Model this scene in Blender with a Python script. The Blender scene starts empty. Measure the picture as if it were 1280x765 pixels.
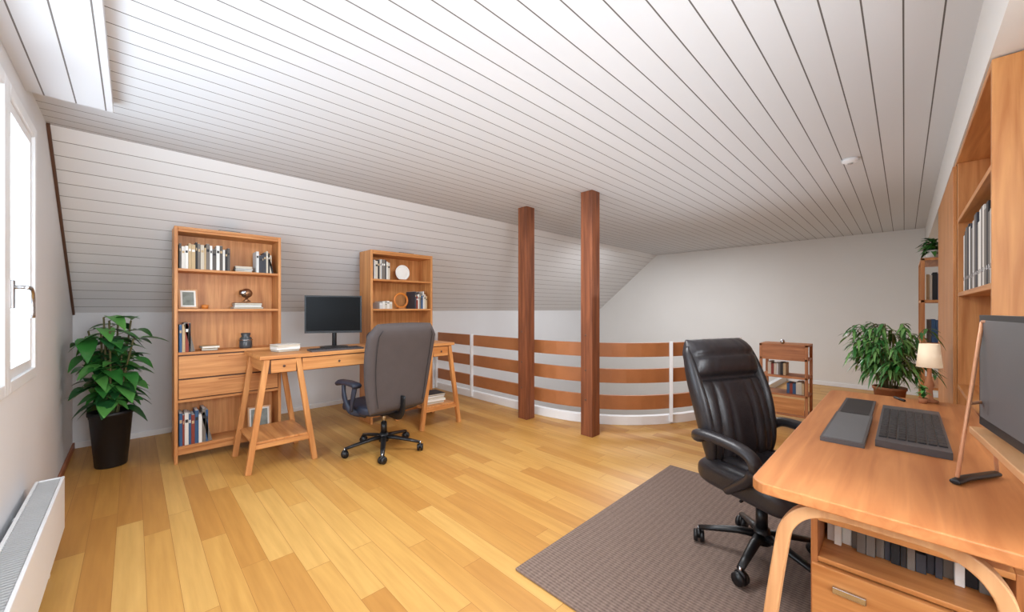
import bpy, bmesh, math, random
from mathutils import Vector, Matrix
random.seed(7)
V = Vector
pi = math.pi
scene = bpy.context.scene

# ---------------------------------------------------------------- materials
def lin(c):
    out = []
    for v in c:
        v = v / 255.0
        out.append(v / 12.92 if v <= 0.04045 else ((v + 0.055) / 1.055) ** 2.4)
    return (out[0], out[1], out[2], 1.0)

MATS = {}
def base_mat(name):
    m = bpy.data.materials.new(name)
    m.use_nodes = True
    nt = m.node_tree
    b = nt.nodes.get("Principled BSDF")
    MATS[name] = m
    return m, nt, b

def N(nt, t, **kw):
    n = nt.nodes.new(t)
    for k, v in kw.items():
        setattr(n, k, v)
    return n

def math_n(nt, op, a, b=None):
    n = N(nt, "ShaderNodeMath", operation=op)
    for i, s in enumerate((a, b)):
        if s is None: continue
        if isinstance(s, (int, float)): n.inputs[i].default_value = s
        else: nt.links.new(s, n.inputs[i])
    return n.outputs[0]

def mix_col(nt, fac, a, b, blend='MIX'):
    n = N(nt, "ShaderNodeMix", data_type='RGBA', blend_type=blend)
    if isinstance(fac, (int, float)): n.inputs[0].default_value = fac
    else: nt.links.new(fac, n.inputs[0])
    for idx, s in ((6, a), (7, b)):
        if isinstance(s, tuple): n.inputs[idx].default_value = s
        else: nt.links.new(s, n.inputs[idx])
    return n.outputs[2]

def plain(name, col, rough=0.5, metal=0.0, var=0.08, scale=12.0, bump=0.0, bscale=80, spec=None, emit=None):
    m, nt, b = base_mat(name)
    tc = N(nt, "ShaderNodeTexCoord")
    no = N(nt, "ShaderNodeTexNoise")
    no.inputs["Scale"].default_value = scale
    no.inputs["Detail"].default_value = 4
    nt.links.new(tc.outputs["Object"], no.inputs["Vector"])
    c = lin(col)
    d = tuple(v * (1 - var) for v in c[:3]) + (1,)
    e = tuple(min(1, v * (1 + var)) for v in c[:3]) + (1,)
    nt.links.new(mix_col(nt, no.outputs["Fac"], d, e), b.inputs["Base Color"])
    b.inputs["Roughness"].default_value = rough
    b.inputs["Metallic"].default_value = metal
    if spec is not None: b.inputs["Specular IOR Level"].default_value = spec
    if bump:
        n2 = N(nt, "ShaderNodeTexNoise"); n2.inputs["Scale"].default_value = bscale
        nt.links.new(tc.outputs["Object"], n2.inputs["Vector"])
        bp = N(nt, "ShaderNodeBump"); bp.inputs["Strength"].default_value = bump
        bp.inputs["Distance"].default_value = 0.005
        nt.links.new(n2.outputs["Fac"], bp.inputs["Height"])
        nt.links.new(bp.outputs["Normal"], b.inputs["Normal"])
    if emit:
        b.inputs["Emission Color"].default_value = lin(col)
        b.inputs["Emission Strength"].default_value = emit
    return m

def wood(name, c1, c2, axis, rough=0.45):
    m, nt, b = base_mat(name)
    tc = N(nt, "ShaderNodeTexCoord")
    mp = N(nt, "ShaderNodeMapping")
    s = [26, 26, 26]; s[axis] = 1.6
    mp.inputs["Scale"].default_value = s
    nt.links.new(tc.outputs["Object"], mp.inputs["Vector"])
    no = N(nt, "ShaderNodeTexNoise")
    no.inputs["Scale"].default_value = 1.3; no.inputs["Detail"].default_value = 5
    no.inputs["Distortion"].default_value = 0.6
    nt.links.new(mp.outputs[0], no.inputs["Vector"])
    r = N(nt, "ShaderNodeValToRGB")
    r.color_ramp.elements[0].position = 0.32; r.color_ramp.elements[0].color = lin(c1)
    r.color_ramp.elements[1].position = 0.68; r.color_ramp.elements[1].color = lin(c2)
    nt.links.new(no.outputs["Fac"], r.inputs[0])
    nt.links.new(r.outputs[0], b.inputs["Base Color"])
    b.inputs["Roughness"].default_value = rough
    return m

for ax, s in enumerate("xyz"):
    wood("oak_" + s, (186, 118, 62), (218, 155, 94), ax)
    wood("desk_" + s, (168, 102, 56), (196, 130, 78), ax, 0.45)
    wood("pale_" + s, (192, 138, 92), (216, 166, 118), ax)
    wood("post_" + s, (102, 55, 32), (146, 85, 52), ax, 0.6)
    wood("rail_" + s, (160, 98, 56), (192, 126, 78), ax, 0.5)
plain("rail_flat", (176, 113, 68), .5, var=.18, scale=7)
wood("base_y", (150, 84, 48), (178, 104, 60), 1)

plain("wall_white", (228, 229, 231), 0.85, var=0.02, scale=3, bump=0.05)
plain("wall_warm", (232, 230, 226), 0.85, var=0.02, scale=3, bump=0.05)
plain("gloss_white", (240, 242, 244), 0.4, var=0.01)
plain("grille", (178, 178, 178), 0.5, var=0.05)
plain("black_plastic", (22, 22, 24), 0.4)
plain("screen_black", (6, 6, 7), 0.3, spec=.12)
plain("screen_grey", (96, 96, 98), 0.4)
plain("slate", (78, 73, 74), 0.45)
plain("key", (38, 36, 38), 0.5)
plain("leather", (44, 41, 44), 0.36, var=0.15, bump=0.15, bscale=160)
plain("navy", (38, 44, 60), 0.5, bump=0.2, bscale=200)
plain("grey_fabric", (78, 70, 69), 0.8, var=0.12, bump=0.3, bscale=260)
plain("seam", (40, 36, 36), 0.8)
plain("chrome", (190, 190, 192), 0.25, metal=1.0)
plain("pot_black", (20, 20, 22), 0.45)
plain("soil", (52, 38, 28), 0.95, var=0.4, scale=60)
plain("terracotta", (156, 98, 62), 0.8)
plain("leaf_a", (52, 116, 50), 0.3, var=0.35, scale=9)
plain("leaf_b", (88, 152, 72), 0.35, var=0.3, scale=9)
plain("leaf_c", (32, 82, 40), 0.3, var=0.3, scale=9)
plain("leaf_d", (108, 154, 80), 0.5, var=0.3, scale=9)
plain("leaf_e", (66, 118, 58), 0.5, var=0.3, scale=9)
plain("stem", (96, 92, 56), 0.7)
plain("paper", (236, 234, 228), 0.7)
plain("shade", (236, 214, 184), 0.8, emit=0.25)
plain("trim_and_gap", (96, 66, 50), 0.6)
plain("bronze", (150, 110, 80), 0.3, metal=0.7)
plain("ring_orange", (214, 128, 50), 0.4)
plain("jar", (70, 72, 74), 0.3)
plain("photo_print", (120, 126, 118), 0.4, var=0.8, scale=25)
plain("wire_tan", (208, 150, 112), 0.35, metal=0.3)
BK = []
for i, c in enumerate([(40, 38, 40), (226, 222, 214), (206, 196, 178), (60, 62, 70), (140, 58, 44), (238, 236, 230),
                       (90, 84, 78), (52, 88, 128), (196, 170, 130), (120, 112, 104), (28, 30, 34), (214, 214, 212)]):
    BK.append(plain("book_%d" % i, c, 0.6).name)

def boards(name, col, vec, pitch, off=0.0, w=0.0055, gc=(112, 106, 102)):
    m, nt, b = base_mat(name)
    g = N(nt, "ShaderNodeNewGeometry")
    d = N(nt, "ShaderNodeVectorMath", operation='DOT_PRODUCT')
    nt.links.new(g.outputs["Position"], d.inputs[0]); d.inputs[1].default_value = vec
    t = math_n(nt, 'DIVIDE', math_n(nt, 'ADD', d.outputs["Value"], off + 50 * pitch), pitch)
    fr = math_n(nt, 'FRACT', t)
    idx = math_n(nt, 'FLOOR', t)
    mask = math_n(nt, 'LESS_THAN', fr, w / pitch)
    wn = N(nt, "ShaderNodeTexWhiteNoise", noise_dimensions='1D')
    nt.links.new(idx, wn.inputs["W"])
    c = lin(col)
    c0 = tuple(v * 0.97 for v in c[:3]) + (1,)
    basec = mix_col(nt, wn.outputs["Value"], c0, c)
    nt.links.new(mix_col(nt, mask, basec, lin(gc)), b.inputs["Base Color"])
    bp = N(nt, "ShaderNodeBump"); bp.invert = True
    bp.inputs["Strength"].default_value = 0.3; bp.inputs["Distance"].default_value = 0.003
    nt.links.new(mask, bp.inputs["Height"]); nt.links.new(bp.outputs["Normal"], b.inputs["Normal"])
    b.inputs["Roughness"].default_value = 0.7
    return m

sl_a = math.atan2(2.31 - 1.15, 1.4)
boards("boards_ceiling", (216, 218, 221), (0, 1, 0), 0.108, gc=(96, 91, 88))
boards("boards_slope", (234, 235, 236), (0, math.cos(sl_a), -math.sin(sl_a)), 0.108, w=.0042, gc=(120, 114, 110))
boards("boards_soffit", (222, 223, 226), (1, 0, 0), 0.105)

def floor_mat():
    m, nt, b = base_mat("floor_planks")
    g = N(nt, "ShaderNodeNewGeometry")
    sp = N(nt, "ShaderNodeSeparateXYZ"); nt.links.new(g.outputs["Position"], sp.inputs[0])
    X, Y = sp.outputs[0], sp.outputs[1]
    PW, PL = 0.105, 1.05
    rx = math_n(nt, 'DIVIDE', math_n(nt, 'ADD', X, 5.0), PW)
    row = math_n(nt, 'FLOOR', rx); fx = math_n(nt, 'FRACT', rx)
    wn = N(nt, "ShaderNodeTexWhiteNoise", noise_dimensions='1D'); nt.links.new(row, wn.inputs["W"])
    ry = math_n(nt, 'ADD', math_n(nt, 'DIVIDE', math_n(nt, 'ADD', Y, 5.0), PL), wn.outputs["Value"])
    col = math_n(nt, 'FLOOR', ry); fy = math_n(nt, 'FRACT', ry)
    cb = N(nt, "ShaderNodeCombineXYZ"); nt.links.new(row, cb.inputs[0]); nt.links.new(col, cb.inputs[1])
    w2 = N(nt, "ShaderNodeTexWhiteNoise", noise_dimensions='2D'); nt.links.new(cb.outputs[0], w2.inputs["Vector"])
    ramp = N(nt, "ShaderNodeValToRGB")
    e = ramp.color_ramp.elements
    e[0].position = 0.0; e[0].color = lin((194, 138, 68))
    e[1].position = 1.0; e[1].color = lin((218, 172, 98))
    for p, c in ((0.3, (203, 150, 77)), (0.6, (211, 160, 85))):
        x = e.new(p); x.color = lin(c)
    nt.links.new(w2.outputs["Value"], ramp.inputs[0])
    cg = N(nt, "ShaderNodeCombineXYZ")
    nt.links.new(math_n(nt, 'MULTIPLY', X, 34.0), cg.inputs[0])
    nt.links.new(math_n(nt, 'ADD', math_n(nt, 'MULTIPLY', Y, 2.2), math_n(nt, 'MULTIPLY', w2.outputs["Value"], 40.0)), cg.inputs[1])
    no = N(nt, "ShaderNodeTexNoise"); no.inputs["Scale"].default_value = 1.0; no.inputs["Detail"].default_value = 5
    nt.links.new(cg.outputs[0], no.inputs["Vector"])
    gr = N(nt, "ShaderNodeValToRGB")
    gr.color_ramp.elements[0].position = 0.3; gr.color_ramp.elements[0].color = (0.84, 0.80, 0.74, 1)
    gr.color_ramp.elements[1].position = 0.7; gr.color_ramp.elements[1].color = (1, 1, 1, 1)
    nt.links.new(no.outputs["Fac"], gr.inputs[0])
    c1 = mix_col(nt, 1.0, ramp.outputs[0], gr.outputs[0], 'MULTIPLY')
    gap = math_n(nt, 'MAXIMUM', math_n(nt, 'LESS_THAN', fx, 0.016), math_n(nt, 'LESS_THAN', fy, 0.0022))
    nt.links.new(mix_col(nt, gap, c1, lin((160, 104, 48))), b.inputs["Base Color"])
    b.inputs["Roughness"].default_value = 0.43
    return m
floor_mat()

def rug_mat():
    m, nt, b = base_mat("rug_weave")
    g = N(nt, "ShaderNodeNewGeometry")
    sp = N(nt, "ShaderNodeSeparateXYZ"); nt.links.new(g.outputs["Position"], sp.inputs[0])
    s1 = math_n(nt, 'SINE', math_n(nt, 'MULTIPLY', sp.outputs[0], 2 * pi / 0.016))
    s2 = math_n(nt, 'SINE', math_n(nt, 'MULTIPLY', sp.outputs[1], 2 * pi / 0.03))
    s = math_n(nt, 'ADD', math_n(nt, 'MULTIPLY', s1, 0.3), math_n(nt, 'MULTIPLY', s2, 0.12))
    no = N(nt, "ShaderNodeTexNoise"); no.inputs["Scale"].default_value = 120
    nt.links.new(g.outputs["Position"], no.inputs["Vector"])
    f = math_n(nt, 'ADD', math_n(nt, 'ADD', s, 0.0), no.outputs["Fac"])
    nt.links.new(mix_col(nt, f, lin((98, 80, 71)), lin((144, 123, 111))), b.inputs["Base Color"])
    bp = N(nt, "ShaderNodeBump"); bp.inputs["Strength"].default_value = 0.6; bp.inputs["Distance"].default_value = 0.004
    nt.links.new(f, bp.inputs["Height"]); nt.links.new(bp.outputs["Normal"], b.inputs["Normal"])
    b.inputs["Roughness"].default_value = 0.95
rug_mat()

def glass_mat():
    m = bpy.data.materials.new("window_glass"); m.use_nodes = True
    nt = m.node_tree; nt.nodes.clear()
    o = N(nt, "ShaderNodeOutputMaterial"); mx = N(nt, "ShaderNodeMixShader")
    t = N(nt, "ShaderNodeBsdfTransparent"); g = N(nt, "ShaderNodeBsdfGlossy")
    g.inputs["Roughness"].default_value = 0.03; mx.inputs[0].default_value = 0.06
    nt.links.new(t.outputs[0], mx.inputs[1]); nt.links.new(g.outputs[0], mx.inputs[2])
    nt.links.new(mx.outputs[0], o.inputs[0]); MATS["window_glass"] = m
glass_mat()

# ---------------------------------------------------------------- builder
class G:
    def __init__(s):
        s.bm = bmesh.new(); s.mats = []
    def mi(s, name):
        if name not in s.mats: s.mats.append(name)
        return s.mats.index(name)
    def quadmesh(s, vs, fs, mat, smooth=False):
        bv = [s.bm.verts.new(v) for v in vs]
        k = s.mi(mat)
        for f in fs:
            try:
                fc = s.bm.faces.new([bv[i] for i in f]); fc.material_index = k; fc.smooth = smooth
            except ValueError: pass
        return bv
    def wm(s, mat, dims):
        if mat in ("oak", "desk", "pale", "post", "rail"):
            return mat + "_" + "xyz"[max(range(3), key=lambda i: dims[i])]
        return mat
    def box(s, x0, x1, y0, y1, z0, z1, mat, rot=None, piv=None):
        mat = s.wm(mat, (abs(x1 - x0), abs(y1 - y0), abs(z1 - z0)))
        vs = [V((x, y, z)) for x in (x0, x1) for y in (y0, y1) for z in (z0, z1)]
        if rot is not None:
            c = V(piv) if piv else V(((x0 + x1) / 2, (y0 + y1) / 2, (z0 + z1) / 2))
            vs = [c + rot @ (v - c) for v in vs]
        s.quadmesh(vs, [(0, 1, 3, 2), (4, 6, 7, 5), (0, 4, 5, 1), (2, 3, 7, 6), (0, 2, 6, 4), (1, 5, 7, 3)], mat)
    def beam(s, p0, p1, w, h, mat, up=(0, 0, 1)):
        p0, p1 = V(p0), V(p1); t = (p1 - p0).normalized(); u = V(up)
        if abs(t.dot(u)) > 0.95: u = V((0, 1, 0))
        sd = t.cross(u).normalized(); n = sd.cross(t)
        mat = s.wm(mat, [abs(c) for c in (p1 - p0)])
        vs = []
        for p in (p0, p1):
            for a, b in ((-1, -1), (1, -1), (1, 1), (-1, 1)):
                vs.append(p + sd * a * w / 2 + n * b * h / 2)
        s.quadmesh(vs, [(0, 1, 2, 3), (7, 6, 5, 4), (0, 4, 5, 1), (1, 5, 6, 2), (2, 6, 7, 3), (3, 7, 4, 0)], mat)
    def loft(s, rings, mat, smooth=True, cap=True, closed=False):
        n = len(rings[0]); vs = [v for r in rings for v in r]; fs = []
        m = len(rings)
        for j in range(m if closed else m - 1):
            a = j * n; b = ((j + 1) % m) * n
            for i in range(n):
                fs.append((a + i, a + (i + 1) % n, b + (i + 1) % n, b + i))
        if cap and not closed:
            fs.append(tuple(range(n))[::-1]); fs.append(tuple(range((m - 1) * n, m * n)))
        s.quadmesh(vs, fs, mat, smooth)
    def cyl(s, p0, p1, r0, r1=None, mat="chrome", n=18, smooth=True):
        r1 = r0 if r1 is None else r1
        p0, p1 = V(p0), V(p1); t = (p1 - p0).normalized()
        u = V((0, 0, 1)) if abs(t.z) < 0.9 else V((1, 0, 0))
        a = t.cross(u).normalized(); b = a.cross(t)
        rings = [[p + (a * math.cos(2 * pi * i / n) + b * math.sin(2 * pi * i / n)) * r for i in range(n)] for p, r in ((p0, r0), (p1, r1))]
        s.loft(rings, mat, smooth)
    def lathe(s, prof, c, mat, n=28):
        c = V(c)
        s.loft([[c + V((r * math.cos(2 * pi * i / n), r * math.sin(2 * pi * i / n), z)) for i in range(n)] for r, z in prof], mat)
    def ball(s, c, r, mat, n=16, m=10):
        c = V(c); r = V(r) if not isinstance(r, (int, float)) else V((r, r, r))
        rings = []
        for j in range(m + 1):
            th = -pi / 2 + pi * j / m; k = max(0.02, math.cos(th))
            rings.append([c + V((r.x * k * math.cos(2 * pi * i / n), r.y * k * math.sin(2 * pi * i / n), r.z * math.sin(th))) for i in range(n)])
        s.loft(rings, mat)
    def sweep(s, path, a, b, mat, up=(0, 0, 1), e=1.0, n=12, smooth=True, closed=False, rect=False):
        path = [V(p) for p in path]; L = len(path); rings = []; up = V(up)
        for i, p in enumerate(path):
            if closed: t = (path[(i + 1) % L] - path[i - 1])
            else: t = path[min(L - 1, i + 1)] - path[max(0, i - 1)]
            t.normalize(); sd = t.cross(up)
            if sd.length < 1e-3: sd = V((1, 0, 0))
            sd.normalize(); nn = sd.cross(t)
            aa = a(i / (L - 1)) if callable(a) else a
            bb = b(i / (L - 1)) if callable(b) else b
            if rect:
                ring = [p + sd * aa * x + nn * bb * y for x, y in ((-1, -1), (1, -1), (1, 1), (-1, 1))]
            else:
                ring = []
                for k in range(n):
                    th = 2 * pi * k / n; c, q = math.cos(th), math.sin(th)
                    ring.append(p + sd * aa * math.copysign(abs(c) ** e, c) + nn * bb * math.copysign(abs(q) ** e, q))
            rings.append(ring)
        s.loft(rings, mat, smooth and not rect, True, closed)
    def prism(s, pts, ext, mat, smooth=False, side=None):
        n = len(pts); ext = V(ext)
        vs = [V(p) for p in pts] + [V(p) + ext for p in pts]
        bv = s.quadmesh(vs, [tuple(range(n))[::-1], tuple(range(n, 2 * n))], mat, smooth)
        k = s.mi(side or mat)
        for i in range(n):
            f = s.bm.faces.new((bv[i], bv[(i + 1) % n], bv[n + (i + 1) % n], bv[n + i])); f.material_index = k
    def leaf(s, base, d, L, W, droop, mat, seg=5):
        d = V(d).normalized(); sd = d.cross(V((0, 0, 1)))
        if sd.length < 0.05: sd = V((1, 0, 0))
        sd.normalize(); base = V(base)
        vs = []; fs = []
        for i in range(seg + 1):
            t = i / seg
            c = base + d * L * t - V((0, 0, droop * L * t * t))
            w = W * (math.sin(pi * min(1, t ** 0.75 * 0.97 + 0.02))) + 0.0006
            nrm = sd.cross(d).normalized()
            vs += [c - sd * w + nrm * w * 0.25, c, c + sd * w + nrm * w * 0.25]
        for i in range(seg):
            a = i * 3
            fs += [(a, a + 1, a + 4, a + 3), (a + 1, a + 2, a + 5, a + 4)]
        s.quadmesh(vs, fs, mat, True)
    def done(s, name, bevel=0.0, M=None, recalc=True):
        if recalc: bmesh.ops.recalc_face_normals(s.bm, faces=s.bm.faces)
        xs = [v.co for v in s.bm.verts]
        c = V(((min(v.x for v in xs) + max(v.x for v in xs)) / 2, (min(v.y for v in xs) + max(v.y for v in xs)) / 2, min(v.z for v in xs)))
        if M is None:
            for v in s.bm.verts: v.co -= c
        me = bpy.data.meshes.new(name); s.bm.to_mesh(me); s.bm.free()
        for m in s.mats: me.materials.append(MATS[m])
        o = bpy.data.objects.new(name, me); scene.collection.objects.link(o)
        if M is None: o.location = c
        else: o.matrix_world = M
        if bevel:
            b = o.modifiers.new("bevel", 'BEVEL'); b.width = bevel; b.segments = 2; b.limit_method = 'ANGLE'; b.angle_limit = 0.9
        return o

def RZ(a): return Matrix.Rotation(a, 3, 'Z')
def catmull(pts, k=6):
    pts = [V(p) for p in pts]; out = []
    P = [pts[0] * 2 - pts[1]] + pts + [pts[-1] * 2 - pts[-2]]
    for i in range(1, len(P) - 2):
        for j in range(k):
            t = j / k; a, b, c, d = P[i - 1], P[i], P[i + 1], P[i + 2]
            out.append(0.5 * ((2 * b) + (c - a) * t + (2 * a - 5 * b + 4 * c - d) * t * t + (3 * b - a - 3 * c + d) * t ** 3))
    out.append(pts[-1]); return out

# ---------------------------------------------------------------- room
XL, XR, YF, YK, YT, ZC, ZK, ZB = -0.37, 7.75, -0.55, 5.0, 3.6, 2.31, 1.15, -2.6

def path_pts(off=0.0, ext=True):
    P = [V((3.3 + off, 4.99, 0)), V((3.3 + off, 4.0, 0))]
    b = [V((3.3 + off, 3.0, 0)), V((3.3 + off, 2.1 + off, 0)), V((3.9 + off * .5, 1.55 + off, 0)), V((5.2, 1.42 + off, 0))]
    for i in range(17):
        t = i / 16
        P.append(b[0] * (1 - t) ** 3 + b[1] * 3 * t * (1 - t) ** 2 + b[2] * 3 * t * t * (1 - t) + b[3] * t ** 3)
    if ext: P.append(V((7.74, 1.40 + off, 0)))
    return P

g = G()
hole = path_pts(0.05)
poly = [V((XL, YF, 0)), V((XR, YF, 0)), V((XR, 1.45, 0))] + [p for p in reversed(hole[:-1])]
poly[-1] = V((3.35, YK, 0)); poly.append(V((XL, YK, 0)))
poly = [p + V((0, 0, -0.25)) for p in poly]
g.prism(poly, (0, 0, 0.25), "floor_planks", side="wall_white")
g.done("floor")
g = G(); g.box(XL, XR, YF, YK, ZB - 0.1, ZB, "floor_planks"); g.done("floor_lower_storey")

g = G(); g.box(XL - .2, XR + .2, YF - .2, YT, ZC, ZC + .1, "boards_ceiling"); g.done("ceiling")
g = G()
g.prism([V((XL - .2, YT, ZC)), V((XL - .2, YK + .02, ZK)), V((XL - .2, YK + .1, ZK + .08)), V((XL - .2, YT, ZC + .1))], (XR - XL + .4, 0, 0), "boards_slope")
g.done("ceiling_slope")
g = G(); g.box(XL, -0.075, YF, 2.97, ZC - .06, ZC, "boards_soffit"); g.done("ceiling_soffit", 0.002)
g = G(); g.box(2.05, XR, YF, -0.2, 2.04, ZC, "wall_warm"); g.box(XL, 2.05, YF, -0.2, 2.04, ZC, "wall_warm"); g.done("wall_front_header")

WY0, WY1, WZ0, WZ1 = 1.32, 3.18, 0.85, 2.13
g = G()
g.box(XL - .2, XL, YF - .2, WY0, ZB, ZC, "wall_white"); g.box(XL - .2, XL, WY1, YK, ZB, ZC, "wall_white")
g.box(XL - .2, XL, WY0, WY1, ZB, WZ0, "wall_white"); g.box(XL - .2, XL, WY0, WY1, WZ1, ZC, "wall_white")
g.done("wall_left")
g = G(); g.box(XL - .2, XR + .2, YK, YK + .2, ZB, ZK + .02, "wall_white"); g.done("wall_back")
g = G(); g.box(XR, XR + .2, YF - .2, YK + .2, ZB, ZC, "wall_warm"); g.done("wall_right")
FX0, FX1, FZ0, FZ1 = -0.1, 1.0, 0.95, 1.95  # opening for the added, unseen fill window
g = G()
g.box(XL, FX0, YF - .2, YF, ZB, ZC, "wall_warm"); g.box(FX1, XR, YF - .2, YF, ZB, ZC, "wall_warm")
g.box(FX0, FX1, YF - .2, YF, ZB, FZ0, "wall_warm"); g.box(FX0, FX1, YF - .2, YF, FZ1, ZC, "wall_warm")
g.done("wall_front")

def window_left(name, y0, y1, handle=True):
    g = G(); x0, x1 = XL - .07, XL + .012; f = 0.05
    g.box(x0, x1, y0, y0 + f, WZ0, WZ1, "gloss_white"); g.box(x0, x1, y1 - f, y1, WZ0, WZ1, "gloss_white")
    g.box(x0, x1, y0 + f, y1 - f, WZ0, WZ0 + f, "gloss_white"); g.box(x0, x1, y0 + f, y1 - f, WZ1 - f, WZ1, "gloss_white")
    a, b = y0 + f, y1 - f; s = 0.045; xx0, xx1 = XL - .05, XL + .0
    for (p, q, r, t) in ((a, a + s, WZ0 + f, WZ1 - f), (b - s, b, WZ0 + f, WZ1 - f), (a + s, b - s, WZ0 + f, WZ0 + f + s), (a + s, b - s, WZ1 - f - s, WZ1 - f)):
        g.box(xx0, xx1, p, q, r, t, "gloss_white")
    g.box(XL - .035, XL - .028, a + s - .005, b - s + .005, WZ0 + f + s - .005, WZ1 - f - s + .005, "window_glass")
    if handle:
        hy = a + .02
        g.box(XL, XL + .02, hy - .014, hy + .014, 1.2, 1.32, "chrome")
        g.cyl((XL + .015, hy, 1.29), (XL + .05, hy, 1.29), .009, mat="chrome")
        g.sweep(catmull([(XL + .05, hy - .01, 1.29), (XL + .055, hy + .05, 1.285), (XL + .055, hy + .085, 1.25), (XL + .055, hy + .09, 1.16)]), .009, .009, "chrome")
    return g.done(name, 0.003)
window_left("window_1", 2.52, WY1)
window_left("window_2", WY0, 2.52, False)
g = G()
for p in ((FX0, FX0 + .06, FZ0, FZ1), (FX1 - .06, FX1, FZ0, FZ1), (FX0 + .06, FX1 - .06, FZ0, FZ0 + .06), (FX0 + .06, FX1 - .06, FZ1 - .06, FZ1), (.42, .48, FZ0 + .06, FZ1 - .06)):
    g.box(p[0], p[1], YF - .08, YF - .01, p[2], p[3], "gloss_white")
g.box(FX0 + .05, FX1 - .05, YF - .05, YF - .045, FZ0 + .05, FZ1 - .05, "window_glass")
g.done("added_fill_window", 0.003)  # made-up window out of view, added to let fill light in

g = G(); g.beam((XL + .008, YT - .02, ZC - .005), (XL + .008, YK - .02, ZK + .005), .014, .022, "trim_and_gap"); g.done("trim_1")
g = G(); g.box(XL, XL + .014, YF, YK, 0, .05, "base_y"); g.done("baseboard_left", .002)
g = G(); g.box(XL + .014, 3.27, YK - .014, YK, 0, .05, "gloss_white"); g.done("baseboard_back", .002)
g = G(); g.box(XR - .014, XR, YF, 1.38, 0, .06, "gloss_white"); g.done("baseboard_right", .002)

# radiator
g = G()
rx0, rx1, ry0, ry1 = XL + .03, XL + .125, 0.9, 2.96
g.box(rx1 - .012, rx1, ry0, ry1, .1, .36, "gloss_white"); g.box(rx0, rx0 + .012, ry0, ry1, .1, .36, "gloss_white")
g.box(rx0 + .012, rx1 - .012, ry0, ry0 + .012, .1, .36, "gloss_white"); g.box(rx0 + .012, rx1 - .012, ry1 - .012, ry1, .1, .36, "gloss_white")
g.box(rx0 + .03, rx1 - .03, ry0 + .02, ry1 - .02, .12, .335, "grille")
y = ry0 + .02
while y < ry1 - .02:
    g.box(rx0 + .012, rx1 - .012, y, y + .007, .345, .357, "grille"); y += .018
for yy in (ry0 + .3, ry1 - .3):
    g.box(XL + .001, rx0, yy, yy + .03, .15, .3, "gloss_white")
    g.box(rx0 + .02, rx1 - .02, yy, yy + .03, 0, .12, "gloss_white")
g.cyl((XL + .06, ry1, .28), (XL + .06, ry1 + .05, .28), .02, .022, "gloss_white")
g.cyl((XL + .06, ry1 + .03, .28), (XL + .06, ry1 + .03, .0), .007, mat="gloss_white")
g.done("radiator", .003)

# posts
for i, (x, y) in enumerate(((3.09, 2.92), (3.11, 2.10))):
    g = G(); s = .064
    g.box(x - s, x + s, y - s, y + s, 0, ZC, "post")
    for z in (.95, .62, .34):
        g.cyl((x - s - .003, y + .01, z), (x - s + .004, y + .01, z), .011, mat="trim_and_gap", n=12)
    g.done("wooden_post", .004)

# railing
g = G()
P = path_pts(0, False)
for z0, z1 in ((.70, .845), (.43, .575), (.155, .30)):
    g.sweep([p + V((0, 0, (z0 + z1) / 2)) for p in P], .018, (z1 - z0) / 2, "rail_flat", rect=True)
g.sweep([p + V((0, 0, .045)) for p in path_pts(0)], .03, .045, "gloss_white", rect=True)
def slim(x, y, d=0): g.box(x - .017, x + .017, y - .017, y + .017, .02, .86, "gloss_white", RZ(d))
slim(P[1].x - .036, 4.1); slim(P[12].x - .02, P[12].y - .032, .5); slim(3.264, 4.95); slim(3.264, 3.1); slim(5.18, 1.385)
g.done("railing", .002)

g = G(); g.lathe([(.001, 0), (.03, 0), (.05, .012), (.052, .03)], (3.795, .281, ZC - .03), "gloss_white")
g.cyl((3.795, .281, ZC - .036), (3.795, .281, ZC - .028), .016, mat="grille"); g.done("smoke_detector")

g = G(); g.box(1.25, 2.92, -.12, 1.25, 0.001, .012, "rug_weave"); g.done("rug", .003)

# ---------------------------------------------------------------- bookcases
def bookcase(x0, x1, yf, dep, H):
    g = G(); t = .022; yb = yf + dep
    g.box(x0, x0 + t, yf, yb, 0, H, "oak"); g.box(x1 - t, x1, yf, yb, 0, H, "oak")
    a, b = x0 + t, x1 - t
    g.box(a, b, yb - .012, yb, .1, H - t, "oak_z")
    g.box(a, b, yf, yb, H - t, H, "oak")
    g.box(a, b, yf + .004, yb - .012, H - .04, H - t, "oak")
    for z in (.13, .49, .86, 1.2, 1.515):
        g.box(a, b, yf + .004, yb - .012, z - .02, z, "oak")
    for z0, z1 in ((.499, .645), (.657, .830)):
        g.box(a + .004, b - .004, yf - .004, yf + .014, z0, z1, "oak")
        m = (a + b) / 2
        g.box(m - .09, m + .09, yf - .010, yf - .004, z1 - .02, z1 - .012, "desk")
    g.box(a, b, yf + .016, yf + .022, .49, .84, "trim_and_gap")  # dark strip painting the shade in the drawer gaps
    g.box(a, b, yf + .02, yf + .035, .06, .11, "oak")
    return g.done("bookcase", .0025)
B1 = (.225, .95, 3.93, .24, 1.84); B2 = (1.755, 2.5, 3.87, .28, 1.815)
bookcase(*B1); bookcase(*B2)

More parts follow.
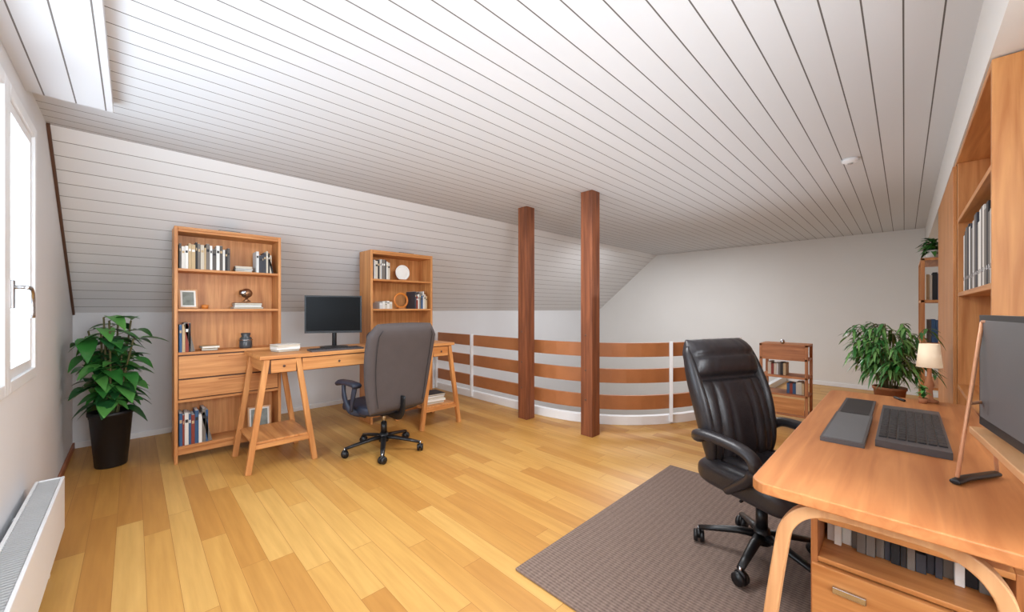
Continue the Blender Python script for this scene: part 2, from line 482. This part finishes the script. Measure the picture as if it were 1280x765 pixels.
def book_row(name, a0, a1, front, dep, z, h0, h1, seed, axis='x', pal=None, lean=0, tmin=.014, tmax=.034):
    rnd = random.Random(seed); g = G(); p = a0; pal = pal or BK
    while True:
        t = rnd.uniform(tmin, tmax)
        if p + t > a1: break
        h = rnd.uniform(h0, h1); d = dep * rnd.uniform(.82, 1); mt = rnd.choice(pal)
        last = p + t + tmin > a1 - lean
        if axis == 'x':
            r = Matrix.Rotation(-.2, 3, 'Y') if (lean and last) else None
            g.box(p, p + t, front, front + d, z, z + h, mt, r, (p, front, z))
            if not r:
                g.box(p + .002, p + t - .002, front + .004, front + d - .004, z + h, z + h + .0015, "paper")
                g.box(p + .003, p + t - .003, front - .0012, front, z + h * .7, z + h * .8, rnd.choice(["paper", BK[8], BK[0]]))
        else:
            g.box(front - d, front, p, p + t, z, z + h, mt)
        if lean and last: break
        p += t + .001
    return g.done(name, .0012)
def book_stack(name, cx, cy, z, n, w, d, seed, ang=0, th=.02, pal=None):
    rnd = random.Random(seed); g = G(); zz = z
    for i in range(n):
        t = th * rnd.uniform(.7, 1.2); ww = w * rnd.uniform(.85, 1); dd = d * rnd.uniform(.85, 1)
        m = (pal or BK)[i % len(pal)] if pal else rnd.choice(BK)
        R = RZ(ang + rnd.uniform(-.08, .08)); c = (cx, cy, zz)
        g.box(cx - ww / 2, cx + ww / 2, cy - dd / 2, cy + dd / 2, zz, zz + .003, m, R, c)
        g.box(cx - ww / 2 + .003, cx + ww / 2 - .003, cy - dd / 2 + .003, cy + dd / 2, zz + .003, zz + t - .003, "paper" if i % 2 else BK[2], R, c)
        g.box(cx - ww / 2, cx + ww / 2, cy - dd / 2, cy + dd / 2, zz + t - .003, zz + t, m, R, c)
        zz += t
    return g.done(name, .0008)
LIGHT = [BK[1], BK[2], BK[5], BK[11], BK[0], BK[9]]
y1 = B1[2] + .02
book_row("book_row", .255, .60, y1, .15, 1.515, .17, .215, 3, pal=[BK[i] for i in (0, 1, 2, 3, 4, 5, 9, 1, 5, 6, 8)], tmin=.01, tmax=.026)
book_row("book_row", .765, .915, y1, .15, 1.515, .15, .195, 5, lean=.02, tmin=.01, tmax=.024)
book_stack("book_stack", .68, y1 + .07, 1.515, 3, .14, .12, 4, pal=[BK[5], BK[0], BK[1]], th=.018)
book_stack("book_stack", .71, y1 + .07, 1.2, 3, .22, .14, 8, pal=[BK[9], BK[5], BK[0]])
book_row("book_row", .255, .38, y1, .15, .86, .19, .235, 11, lean=.03, tmin=.01, tmax=.026)
book_row("book_row", .255, .50, y1, .17, .13, .22, .27, 12, lean=.04, pal=[BK[7], BK[7], BK[0], BK[5], BK[9], BK[1], BK[4]], tmin=.012, tmax=.028)
book_stack("book_stack", .45, y1 + .07, .86, 2, .12, .13, 9)
book_row("book_row", 1.80, 1.99, B2[2] + .02, .2, 1.515, .17, .21, 21, pal=LIGHT, tmin=.01, tmax=.026)
book_row("book_row", 1.86, 2.03, B2[2] + .02, .2, 1.2, .06, .085, 22, pal=LIGHT)
book_stack("book_stack", 2.02, B2[2] + .12, .86, 4, .22, .16, 23, pal=LIGHT, th=.03)
book_stack("book_stack", 2.30, B2[2] + .12, .86, 5, .18, .16, 24, pal=LIGHT, th=.028)
book_row("book_row", 2.28, 2.44, B2[2] + .02, .2, 1.2, .14, .2, 25, tmin=.012, tmax=.026)
book_stack("book_stack", .58, B1[2] + .1, B1[4], 1, .17, .12, 31, pal=[BK[10]])
book_stack("book_stack", 2.2, B2[2] + .12, B2[4], 1, .2, .13, 32, pal=[BK[0]])

def frame(name, c, w, h, ang, tilt=-.15):
    g = G(); f = .012
    g.box(-w / 2, w / 2, -.006, .006, 0, h, "pale"); g.box(-w / 2 + f, w / 2 - f, -.0085, -.006, f, h - f, "paper")
    g.box(-w / 2 + f * 2, w / 2 - f * 2, -.01, -.0085, f * 2, h - f * 2, "photo_print")
    g.beam((0, .004, h * .7), (0, .05, 0.004), .02, .004, "pale")
    M = Matrix.Translation(V(c)) @ Matrix.Rotation(ang, 4, 'Z') @ Matrix.Rotation(tilt, 4, 'X')
    return g.done(name, .001, M)
frame("photo_frame", (.315, y1 + .06, 1.203), .12, .155, .15)
frame("photo_frame", (.80, y1 + .06, .133), .17, .2, -.1)
g = G(); g.lathe([(.001, 0), (.035, 0), (.012, .02), (.01, .035)], (.705, y1 + .07, 1.262), "bronze"); g.ball((.705, y1 + .07, 1.335), (.045, .04, .042), "bronze")
g.cyl((.655, y1 + .06, 1.34), (.70, y1 + .04, 1.335), .022, .03, "chrome"); g.done("desk_ornament")
g = G(); g.lathe([(.001, 0), (.045, 0), (.048, .015), (.045, .085), (.03, .1), (.036, .12), (.034, .13), (.001, .13)], (.70, y1 + .07, .86), "jar")
g.sweep([(.70 + .049 * math.cos(a * pi / 8), y1 + .07 + .049 * math.sin(a * pi / 8), .93) for a in range(16)], .004, .004, "chrome", closed=True); g.done("glass_jar")
g = G(); g.lathe([(.001, 0), (.02, 0), (.025, .03), (.001, .035)], (.42, y1 + .06, 1.2), "ring_orange"); g.done("small_bowl")
def disc(name, c, r, ringmat, inner):
    g = G()
    pts = [V((math.cos(a * pi / 16) * r, 0, math.sin(a * pi / 16) * r + r)) + V(c) for a in range(32)]
    g.sweep(pts, .012, .009, ringmat, up=(0, 1, 0), closed=True, n=8)
    if inner: g.cyl(V(c) + V((0, -.004, r)), V(c) + V((0, .004, r)), r, mat=inner, n=32)
    g.box(c[0] - .04, c[0] + .04, c[1] - .025, c[1] + .025, c[2] - .012, c[2] + .0, "desk")
    g.done(name, .001)
disc("decorative_plate", (2.16, B2[2] + .08, 1.53), .075, "paper", "paper")
disc("ring_ornament", (2.14, B2[2] + .08, 1.215), .078, "ring_orange", None)

# ---------------------------------------------------------------- left desk
g = G(); DZ = .85; dx0, dx1, dy0, dy1 = .66, 2.40, 3.30, 3.85
g.box(dx0, dx1, dy0, dy1, DZ - .028, DZ, "oak")
g.box(dx0 + .04, dx1 - .04, dy1 - .05, dy1 - .03, DZ - .13, DZ - .028, "oak")
g.box(dx0 + .04, dx0 + .06, dy0 + .04, dy1 - .05, DZ - .13, DZ - .028, "oak"); g.box(dx1 - .06, dx1 - .04, dy0 + .04, dy1 - .05, DZ - .13, DZ - .028, "oak")
g.box(dx0 + .06, dx1 - .06, dy0 + .03, dy0 + .045, DZ - .138, DZ - .028, "trim_and_gap")  # dark backing: gap shade between drawers put in as colour
for a, b in ((dx0 + .075, dx0 + .245), (dx0 + .29, dx0 + .845), (dx0 + .857, dx1 - .29), (dx1 - .245, dx1 - .075)):
    g.box(a, b, dy0 + .012, dy0 + .03, DZ - .132, DZ - .036, "oak")
    m = (a + b) / 2; g.ball((m, dy0 + .004, DZ - .084), .010, "trim_and_gap", 8, 6)
def leg(t, b, w=.038): g.beam(t, b, w, w, "oak", up=(0, 1, 0))
for sgn, xe in ((1, dx0), (-1, dx1)):
    tf, ti = xe + sgn * .05, xe + sgn * .26
    bf, bi = xe - sgn * .07, xe + sgn * .38
    for yt, yb in ((dy0 + .03, dy0 + .02), (dy1 - .03, dy1 - .03)):
        leg((tf, yt, DZ - .03), (bf, yb, 0)); leg((ti, yt, DZ - .03), (bi, yb, 0))
    def lx(t0, t1, z): return t0 + (t1 - t0) * (DZ - z) / DZ
    z = .22
    a, b = lx(tf, bf, z), lx(ti, bi, z)
    g.box(min(a, b), max(a, b), dy0 + .03, dy1 - .04, z - .018, z, "oak")
    for yy in (dy0 + .022, dy1 - .03):
        g.box(min(a, b), max(a, b), yy - .012, yy + .012, z - .05, z - .018, "oak")
g.done("writing_desk", .003)
book_stack("book_stack", .90, 3.60, DZ, 3, .19, .15, 41, ang=.15, pal=[BK[9], BK[5], BK[1]], th=.02)
book_stack("magazine_stack", 2.24, 3.5, .22, 5, .24, .22, 42, pal=LIGHT, th=.022)

def monitor(name, c, ang, w, h, zb, face="screen_black", stand=True):
    g = G()
    g.box(-w / 2, w / 2, -.012, .012, zb, zb + h, "black_plastic")
    g.box(-w / 2 + .012, w / 2 - .012, -.0135, -.012, zb + .02, zb + h - .012, face)
    g.box(-w * .3, w * .3, .012, .035, zb + h * .2, zb + h * .75, "black_plastic")
    if stand:
        g.cyl((0, .03, .008), (0, .03, zb + h * .4), .02, .018, "black_plastic")
        g.lathe([(.001, 0), (.12, 0), (.12, .006), (.03, .014), (.001, .014)], (0, .02, 0), "black_plastic")
    return g.done(name, .003, Matrix.Translation(V(c)) @ Matrix.Rotation(ang, 4, 'Z'))
monitor("computer_monitor", (1.31, 3.66, DZ), -.5, .48, .34, .13)
def keyboard(name, c, ang, w, d, body="slate", kx=14, ky=5, th=.014, foot=.0):
    g = G(); g.box(-w / 2, w / 2, -d / 2, d / 2, 0, th, body)
    a = w * .94 / kx; b = (d * .86 - foot) / ky
    for i in range(kx):
        for j in range(ky):
            x = -w * .47 + a * i; y = -d * .43 + foot + b * j
            g.box(x + a * .08, x + a * .92, y + b * .08, y + b * .92, th, th + .004, "key")
    return g.done(name, .0012, Matrix.Translation(V(c)) @ Matrix.Rotation(ang, 4, 'Z'))
keyboard("keyboard", (1.24, 3.41, DZ), -.05, .42, .14)
g = G()
g.ball((1.72, 3.66, DZ + .072), (.1, .09, .07), "navy"); g.sweep([(1.62, 3.60, DZ + .01), (1.72, 3.54, DZ + .008), (1.82, 3.58, DZ + .01)], .035, .005, "navy")
g.lathe([(.001, 0), (.09, 0), (.09, .01), (.001, .01)], (1.72, 3.66, DZ), "navy"); g.done("baseball_cap")

# ---------------------------------------------------------------- chairs
def seg_ring(c, side, nrm, w, t, n=48, e=.55, f=None):
    r = []
    for k in range(n):
        th = 2 * pi * k / n; cc, q = math.cos(th), math.sin(th)
        x = math.copysign(abs(cc) ** e, cc); y = math.copysign(abs(q) ** e, q)
        add = f(x) if (f and y > 0) else 0
        r.append(c + side * w * x + nrm * (t * y + add * min(1, max(0, y) * 1.3)))
    return r
def star_base(g, R):
    for k in range(5):
        a = 2 * pi * k / 5 + .35; d = V((math.cos(a), math.sin(a), 0))
        g.sweep([d * .02 + V((0, 0, .115)), d * .1 + V((0, 0, .11)), d * R * .7 + V((0, 0, .09)), d * R + V((0, 0, .072))],
                lambda t: .026 - .010 * t, lambda t: .018 - .007 * t, "black_plastic", n=10)
        p = d * R
        g.cyl(p + V((0, 0, .045)), p + V((0, 0, .08)), .007, mat="chrome", n=8)
        cs = RZ(.6 * k) @ V((1, 0, 0)); pc = p + V((0, 0, .03))
        for q in (-1, 1):
            g.cyl(pc + cs * q * .006, pc + cs * q * .024, .03, .027, "black_plastic", n=16)
        g.cyl(pc - cs * .008 + V((0, 0, .012)), pc + cs * .008 + V((0, 0, .012)), .025, mat="black_plastic", n=12)
    g.cyl((0, 0, .08), (0, 0, .15), .04, .034, "black_plastic"); g.cyl((0, 0, .15), (0, 0, .24), .025, mat="black_plastic"); g.cyl((0, 0, .22), (0, 0, .35), .016, mat="chrome")
    g.box(-.09, .09, -.12, .1, .325, .35, "black_plastic")
    g.cyl((.05, .02, .335), (.2, .05, .33), .006, mat="black_plastic", n=8)
def office_chair(name, loc, ang, style):
    g = G(); ex = style == "exec"
    cush = "leather" if ex else "navy"; backm = "leather" if ex else "grey_fabric"
    star_base(g, .27 if ex else .31)
    pleat = lambda x, k: 1 - abs(math.sin(k * pi * x)) ** .6   # 1 at crease
    rings = []; Y0, Y1 = -.2, .27; n = 26
    for i in range(n + 1):
        u = i / n; y = Y0 + (Y1 - Y0) * u
        k = min(1, (1 - abs(2 * u - 1) ** 6 * .85)); w = (.24 if ex else .265) * (.72 + .28 * k); t = (.065 if ex else .055) * max(.12, math.sqrt(max(0, 1 - abs(2 * u - 1) ** 7)))
        z = .395 - .06 * max(0, u - .75)
        f = (lambda x, u=u: (-.022 * pleat(x, 3) * (abs(x) < .85) + .02) * math.sin(pi * u) ** .5) if ex else None
        rings.append(seg_ring(V((0, y, z)), V((1, 0, 0)), V((0, 0, 1)), w, t, n=120 if ex else 48, f=f))
    g.loft(rings, cush)
    if ex:
        spine = catmull([(0, -.13, .40), (0, -.125, .52), (0, -.16, .70), (0, -.215, .86), (0, -.275, 1.025)], 14)
    else:
        spine = catmull([(0, -.20, .38), (0, -.205, .53), (0, -.225, .72), (0, -.26, .90), (0, -.31, 1.08)], 8)
    def exw(u): return (.188 + .040 * math.sin(min(1, u * 1.15) * pi * .62)) * (1 - .18 * max(0, u - .9) * 8)
    def tkw(u): return (.245 + .065 * math.sin(min(1, u * 1.1) * pi * .6)) * (1 - .20 * max(0, u - .88) * 8)
    L = len(spine); rings = []
    for i, p in enumerate(spine):
        u = i / (L - 1); T = (spine[min(L - 1, i + 1)] - spine[max(0, i - 1)]).normalized()
        nn = V((1, 0, 0)).cross(T) * -1; nn = nn if nn.y > 0 else -nn
        endk = max(.1, math.sqrt(max(0, 1 - abs(2 * u - 1) ** 9)))
        if ex:
            w = exw(u)
            t = .042 * endk
            if u > .70: bulge = .05 * math.sin(pi * (u - .70) / .30) ** .6 if u < 1 else 0; amp = .004
            else: bulge = .028 * math.sin(pi * u / .70) ** .7; amp = .028 * math.sin(pi * u / .70) ** .5
            crease = -.03 * math.exp(-((u - .70) / .02) ** 2) - .022 * math.exp(-((u - .86) / .014) ** 2)
            fan = 2.6 + 1.2 * u
            f = lambda x, b=bulge, a=amp, c=crease, k=fan: (b + c) * (1 - abs(x) ** 5) - a * pleat(x, k) * (1 - abs(x) ** 6)
        else:
            w = tkw(u)
            t = .045 * endk + .008
            f = lambda x: .02 * (1 - abs(x) ** 2)
        rings.append(seg_ring(p, V((1, 0, 0)), nn, w, t, n=140 if ex else 56, f=f))
    g.loft(rings, backm)
    if not ex:
        g.sweep(catmull([(0, -.05, .335), (0, -.2, .33), (0, -.265, .38), (0, -.275, .5)]), .035, .01, "black_plastic", up=(1, 0, 0))
        for sx in (-1, 1):
            pp = []
            for i in range(3, L - 2):
                u = i / (L - 1)
                pp.append(spine[i] + V((sx * tkw(u) * .80, -.0535, 0)))
            g.sweep(pp, .003, .003, "seam", n=6)
    else:
        g.sweep(catmull([(0, -.05, .335), (0, -.17, .33), (0, -.19, .4), (0, -.18, .52)]), .01, .04, "black_plastic", up=(1, 0, 0))
        for sx in (-1, 1):
            pts = []
            for i in range(4, L - 3):
                u = i / (L - 1)
                pts.append(spine[i] + V((sx * exw(u) * .97, .012, 0)))
            g.sweep(pts, lambda t: .028 * max(.3, math.sin(pi * t) ** .4), lambda t: .046 * max(.3, math.sin(pi * t) ** .4), "leather", up=(0, 1, 0), n=16)
    for sx in (-1, 1):
        if ex:
            X = .275 * sx
            g.sweep(catmull([(X * .86, -.15, .56), (X, -.10, .595), (X, .0, .60), (X, .12, .59), (X, .175, .555), (X * .98, .16, .49), (X * .9, .08, .42), (X * .8, 0, .36)], 6),
                    lambda t: .032 if t < .6 else .032 - .03 * (t - .6), lambda t: .024 if t < .6 else .024 - .015 * (t - .6), "leather", up=(0, .3, 1))
        else:
            X = .305 * sx
            g.sweep([(X, -.12, .60), (X, -.1, .61), (X, .0, .615), (X, .13, .61), (X, .16, .595)], .038, .02, "navy", e=.7)
            g.sweep(catmull([(X, .09, .6), (X * 1.03, .06, .5), (X, -.02, .40), (X * .6, -.04, .345)]), .016, .026, "navy", up=(0, 0, 1))
            g.sweep(catmull([(X, -.09, .6), (X * 1.03, -.07, .5), (X, -.03, .40)]), .014, .02, "navy", up=(0, 0, 1))
    M = Matrix.Translation(V(loc)) @ Matrix.Rotation(ang, 4, 'Z')
    return g.done(name, 0, M)
office_chair("office_chair", (1.52, 3.10, 0), .10, "task")
office_chair("office_chair", (2.13, .475, .0125), pi - .42, "exec")

# ---------------------------------------------------------------- right desk
g = G()
def rrect(x0, x1, y0, y1, r, z, n=6):
    pts = []
    for cx, cy, a0 in ((x1 - r, y1 - r, 0), (x0 + r, y1 - r, 90), (x0 + r, y0 + r, 180), (x1 - r, y0 + r, 270)):
        for i in range(n + 1):
            a = math.radians(a0 + 90 * i / n); pts.append(V((cx + r * math.cos(a), cy + r * math.sin(a), z)))
    return pts
g.prism(rrect(1.03, 2.47, -.195, .255, .035, .775), (0, 0, .025), "desk_x")
for X, z0 in ((1.085, 0), (2.40, .013)):
    path = catmull([(X - .015, .262, z0), (X - .008, .235, .35), (X, .205, .62), (X, .185, .71), (X, .13, .755), (X, .02, .76), (X, -.06, .755), (X, -.115, .71), (X, -.135, .62), (X - .004, -.165, .35), (X - .008, -.185, z0)], 6)
    g.sweep(path, .013, .016, "pale_z", up=(1, 0, 0), rect=True)
g.box(1.1, 2.39, .13, .16, .735, .774, "desk"); g.box(1.1, 2.39, -.13, -.1, .735, .774, "desk")
g.done("desk", .003)

g = G(); cx0, cx1, cy0, cy1, z0 = 1.40, 1.74, -.19, .19, .013
g.box(cx0, cx1, cy1 - .016, cy1, z0, .61, "desk"); g.box(cx0, cx1, cy0, cy0 + .016, z0, .61, "desk")
g.box(cx1 - .012, cx1, cy0 + .016, cy1 - .016, z0, .61, "desk"); g.box(cx0, cx1 - .012, cy0 + .016, cy1 - .016, .594, .61, "oak")
g.box(cx0, cx1 - .012, cy0 + .016, cy1 - .016, .478, .492, "oak"); g.box(cx0 + .02, cx1 - .012, cy0 + .016, cy1 - .016, z0, .03, "desk")
for a, b in ((.25, .474), (.03, .244)):
    g.box(cx0 - .012, cx0 + .01, cy0 + .004, cy1 - .004, a, b, "oak")
    g.box(cx0 - .022, cx0 - .012, .07, .14, b - .06, b - .042, "chrome")
g.done("filing_cabinet", .002)
book_row("book_row", -.165, .17, cx0 + .25, .15, .493, .05, .085, 51, axis='y', pal=[BK[0], BK[3], BK[10], BK[5], BK[9]], tmin=.01, tmax=.022)

g = G(); T = .80
g.box(1.49, 1.90, .08, .180, T, T + .013, "slate"); g.box(1.50, 1.89, .086, .174, T + .013, T + .0135, "screen_grey")
g.box(1.905, 2.25, .084, .180, T, T + .008, "slate"); g.box(1.93, 2.235, .092, .172, T + .008, T + .009, "key")
g.cyl((1.9025, .095, T + .008), (1.9025, .165, T + .008), .006, mat="black_plastic", n=10)
g.done("laptop", .003)
keyboard("laptop_keyboard", (1.83, -.015, T), pi / 2, .15, .58, "slate", 7, 14, .02, .04)
g = G()
A = V((1.42, -.128, 1.17))
for p in ((1.35, -.085, T + .012), (1.47, -.155, T + .012)):
    g.sweep([A, V(p)], .0038, .0038, "wire_tan", n=10)
g.sweep([A + V((0, 0, 0)), A + V((-.1, -.03, .0)), A + V((-.3, -.05, 0))], .0038, .0038, "wire_tan", n=10)
g.sweep([(1.385, -.105, .98), (1.45, -.14, .98)], .004, .004, "wire_tan", n=8)
B = V((1.05, -.18, 1.17))
for p in ((1.0, -.15, T + .012), (1.1, -.192, T + .012)):
    g.sweep([B, V(p)], .0038, .0038, "wire_tan", n=10)
g.sweep([(1.33, -.08, T + .007), (1.38, -.10, T + .007), (1.47, -.155, T + .007)], .010, .006, "black_plastic", n=10)
pts = [V((1.45, -.11, .90)), V((1.0, -.15, .90)), V((1.0, -.30, .90)), V((1.45, -.26, .90))]
g.prism(pts, (0, 0, .016), "pale_x")
g.done("monitor_riser", .002)
M0 = V((1.24, -.165, .925)); ang = math.atan2(.055, .42) + pi
monitor("computer_monitor", M0, ang, .42, .26, .0, face="screen_grey", stand=False)

g = G(); lx, ly = 2.435, -.075
g.lathe([(.001, 0), (.026, 0), (.028, .008), (.012, .016), (.010, .05), (.016, .075), (.008, .1), (.006, .16), (.001, .16)], (lx, ly, T), "terracotta")
g.lathe([(.040, .15), (.031, .25), (.029, .25), (.038, .15)], (lx, ly, T), "shade"); g.done("table_lamp")
g = G(); px_, py_ = 2.385, -.055
g.lathe([(.001, 0), (.012, 0), (.015, .022), (.013, .022), (.001, .018)], (px_, py_, T), "terracotta")
rnd = random.Random(5)
for i in range(60):
    a = rnd.uniform(0, 2 * pi); g.leaf((px_, py_, T + .018 + rnd.uniform(0, .05)), (math.cos(a), math.sin(a), rnd.uniform(.2, 2.0)), rnd.uniform(.02, .04), .005, .5, rnd.choice(["leaf_b", "leaf_a"]), 3)
g.done("potted_succulent", recalc=False)
g = G(); g.cyl((2.42, .03, T + .006), (2.36, .0, T + .006), .005, mat="black_plastic"); g.done("pen")

# ---------------------------------------------------------------- right bookcases
g = G(); t = .022; x0, x1, yb, yf, H = 2.05, 4.7, YF + .01, -.205, 2.035
g.box(x0, x0 + t, yb, yf, 0, H, "oak"); g.box(x1 - t, x1, yb, yf, 0, H, "oak"); g.box(3.29, 3.31, yb + .012, yf - .004, 0, H - t, "oak")
g.box(x0 + t, x1 - t, yb, yb + .012, .05, H - t, "oak_z"); g.box(x0 + t, x1 - t, yb, yf, H - t, H, "oak")
for z in (.08, .42, .78, 1.29, 1.70):
    g.box(x0 + t, 3.29, yb + .012, yf - .004, z - .022, z, "oak"); g.box(3.31, x1 - t, yb + .012, yf - .004, z - .022, z, "oak")
g.box(3.315, 3.995, yf - .004, yf + .012, .09, H - .03, "oak"); g.box(4.0, x1 - t - .003, yf - .004, yf + .012, .09, H - .03, "oak")
g.done("tall_bookcase", .002)
g = G(); rnd = random.Random(2); x = 2.1
while x < 3.2:
    w = rnd.uniform(.03, .06); h = rnd.uniform(.27, .34); m = rnd.choice([BK[1], BK[5], BK[11], BK[9], BK[0], BK[3]])
    g.box(x, x + w, -.47, -.225, 1.29, 1.29 + h, m); g.cyl((x + w / 2, -.2255, 1.36), (x + w / 2, -.2235, 1.36), .01, mat="chrome", n=10)
    x += w + .002
g.done("binder_row", .0015)
book_row("book_row", 2.3, 2.8, -.42, .18, .78, .18, .24, 61, pal=LIGHT)
g = G(); x0, x1, ya, yb2 = 4.9, 5.7, -.44, -.10
for x in (x0, x1 - .025):
    for y in (ya, yb2 - .025): g.box(x, x + .025, y, y + .025, 0, 1.64, "oak")
for z in (.12, .5, .885, 1.255, 1.62): g.box(x0, x1, ya, yb2, z, z + .022, "oak")
g.done("open_shelf", .002)
def row_y(name, x, ya, yb, z, h0, h1, seed, dep=.2):
    rnd = random.Random(seed); g = G(); y = ya
    while y < yb - .03:
        w = rnd.uniform(.015, .03); h = rnd.uniform(h0, h1); g.box(x, x + dep, y, y + w, z, z + h, rnd.choice(BK)); y += w + .001
    g.done(name, .001)
row_y("book_row", 4.95, -.4, -.12, 1.277, .18, .24, 71); row_y("book_row", 4.95, -.4, -.12, .907, .18, .24, 72)
g = G(); c = V((5.0, -.17, 1.642)); g.lathe([(.001, 0), (.035, 0), (.045, .07), (.04, .07), (.001, .06)], c, "paper")
for i in range(90):
    a = rnd.uniform(0, 2 * pi); g.leaf(c + V((0, 0, .06 + rnd.uniform(0, .1))), (math.cos(a), math.sin(a), rnd.uniform(0, 1.3)), rnd.uniform(.07, .12), .018, rnd.uniform(.3, .9), rnd.choice(["leaf_a", "leaf_b", "leaf_c"]), 3)
g.done("potted_ivy", recalc=False)

g = G(); X = 4.7; ya, yb2 = .66, 1.07
for x in (X, X + .26):
    g.box(x, x + .025, ya, ya + .025, 0, .84, "rail"); g.box(x, x + .025, yb2 - .025, yb2, 0, .84, "rail")
g.box(X, X + .285, ya, yb2, .82, .842, "rail"); g.box(X + .002, X + .02, ya + .025, yb2 - .025, .70, .82, "rail"); 
for z in (.12, .32, .50, .68): g.box(X, X + .285, ya + .004, yb2 - .004, z, z + .02, "rail")
g.box(X - .002, X + .012, ya + .03, yb2 - .03, .145, .30, "oak")
g.done("low_shelf", .002)
row_y("book_row", 4.76, .85, 1.03, .52, .1, .15, 81, .15); row_y("book_row", 4.76, .7, .86, .34, .1, .13, 82, .15)
g = G(); g.ball((4.72, .87, .866), (.02, .02, .025), "chrome"); g.done("small_ornament")

# ---------------------------------------------------------------- plants
def inside(p): return p.x > XL + .03 and p.y < YK - .05
def rubber_plant():
    g = G(); c = V((-.12, 4.27, 0)); rnd = random.Random(14)
    g.lathe([(.001, 0), (.085, 0), (.09, .01), (.12, .39), (.13, .395), (.13, .42), (.115, .42), (.11, .385), (.001, .38)], c, "pot_black", 36)
    g.cyl(c + V((0, 0, .375)), c + V((0, 0, .39)), .11, mat="soil", n=28)
    for k in range(14):
        a = 2 * pi * k / 14 + rnd.uniform(-.3, .3); r = rnd.uniform(.06, .2) if k else 0
        b = c + V((.04 * math.cos(a), .04 * math.sin(a), .38)); H = rnd.uniform(.46, .78)
        e = c + V((r * math.cos(a), r * math.sin(a), .38 + H))
        if e.x < XL + .12: e.x = XL + .12
        path = catmull([b, b * .6 + e * .4 + V((0, 0, .03)), e], 5)
        g.sweep(path, .006, .006, "stem", n=8)
        for j in range(12):
            t = .28 + .72 * j / 11
            i = t * (len(path) - 1); p = path[int(min(len(path) - 1, i))]
            aa = 2.4 * j + a + rnd.uniform(-.3, .3); d = V((math.cos(aa), math.sin(aa), rnd.uniform(-.3, .5)))
            L = rnd.uniform(.13, .19); dd = d.normalized()
            st = p + dd * .035
            if not inside(st + dd * L): 
                d.x = abs(d.x); dd = d.normalized(); st = p + dd * .035
            g.cyl(p, st, .003, .0025, "stem", 6)
            g.leaf(st, d, L, L * .30, rnd.uniform(.3, .8), rnd.choice(["leaf_a", "leaf_a", "leaf_b", "leaf_c"]), 6)
    g.done("potted_rubber_plant", recalc=False)
rubber_plant()
def palm():
    g = G(); c = V((3.36, .065, 0)); rnd = random.Random(4)
    for q in range(4):
        a = pi / 4 + q * pi / 2; d = V((math.cos(a), math.sin(a), 0))
        g.beam(c + d * .14, c + d * .1 + V((0, 0, .56)), .025, .025, "oak_z")
    g.cyl(c + V((0, 0, .55)), c + V((0, 0, .575)), .125, mat="oak_x", n=28)
    g.lathe([(.001, .575), (.06, .575), (.075, .70), (.08, .70), (.08, .715), (.07, .715), (.066, .69), (.001, .685)], c, "terracotta")
    for k in range(60):
        a = rnd.uniform(0, 2 * pi); b = c + V((.03 * math.cos(a), .03 * math.sin(a), .69)); H = rnd.uniform(.14, .42); r = rnd.uniform(.02, .13)
        e = b + V((r * math.cos(a), r * math.sin(a), H)); tip = e + V((.04 * math.cos(a), .04 * math.sin(a), -.04 * rnd.uniform(.2, 1.4)))
        path = catmull([b, b * .5 + e * .5 + V((0, 0, .05)), e, tip], 4)
        g.sweep(path, .002, .002, "stem", n=5)
        for j in range(14):
            p = path[int(3 + (len(path) - 4) * j / 13)]
            aa = a + rnd.uniform(-1.6, 1.6); g.leaf(p, (math.cos(aa), math.sin(aa), rnd.uniform(-.5, .5)), rnd.uniform(.045, .085), .008, rnd.uniform(.3, 1.2), rnd.choice(["leaf_d", "leaf_e", "leaf_d", "leaf_a"]), 3)
    g.done("potted_palm", recalc=False)
palm()

# ---------------------------------------------------------------- lights
def area(name, loc, rot, sx, sy, power, col=(1, 1, 1)):
    l = bpy.data.lights.new(name, 'AREA'); l.shape = 'RECTANGLE'; l.size = sx; l.size_y = sy; l.energy = power; l.color = col
    o = bpy.data.objects.new(name, l); o.location = loc; o.rotation_euler = rot; scene.collection.objects.link(o); return o
area("daylight_window_side", (XL - .3, 2.25, 1.5), (0, -pi / 2, 0), 1.25, 1.8, 62, (.76, .88, 1))
area("front_fill", (.45, YF - .3, 1.45), (pi / 2, 0, -.35), 1.1, 1.0, 105, (.9, .95, 1))  # added fill from behind the camera, through the made-up window
area("ceiling_fill_down", (1.9, 1.7, 2.28), (0, 0, 0), .6, .6, 32, (.97, .98, 1))  # added downward fill for even light, stands for no fixture
area("ceiling_fill_up", (2.6, 1.2, 1.30), (pi, 0, 0), 4.2, 1.6, 17, (.86, .93, 1))  # added upward fill to brighten the ceiling, no lamp there
area("stairwell_fill", (5.6, 2.7, 2.28), (0, 0, 0), .9, .9, 62, (.95, .97, 1))  # added fill that brightens the stairwell walls, no fixture there
w = bpy.data.worlds.new("World"); scene.world = w; w.use_nodes = True
bg = w.node_tree.nodes["Background"]; bg.inputs[0].default_value = (.66, .84, 1, 1); bg.inputs[1].default_value = .85
try:
    scene.view_settings.view_transform = 'Standard'
except Exception: pass

# ---------------------------------------------------------------- camera
cam = bpy.data.cameras.new("camera"); co = bpy.data.objects.new("camera", cam); scene.collection.objects.link(co)
cam.sensor_width = 36; cam.lens = 482 / 1280 * 36; cam.clip_start = .02
cam.shift_y = 3.5 / 1280
co.location = (0, 0, 1.2); co.rotation_euler = (pi / 2, 0, math.radians(45.5 - 90))
scene.camera = co
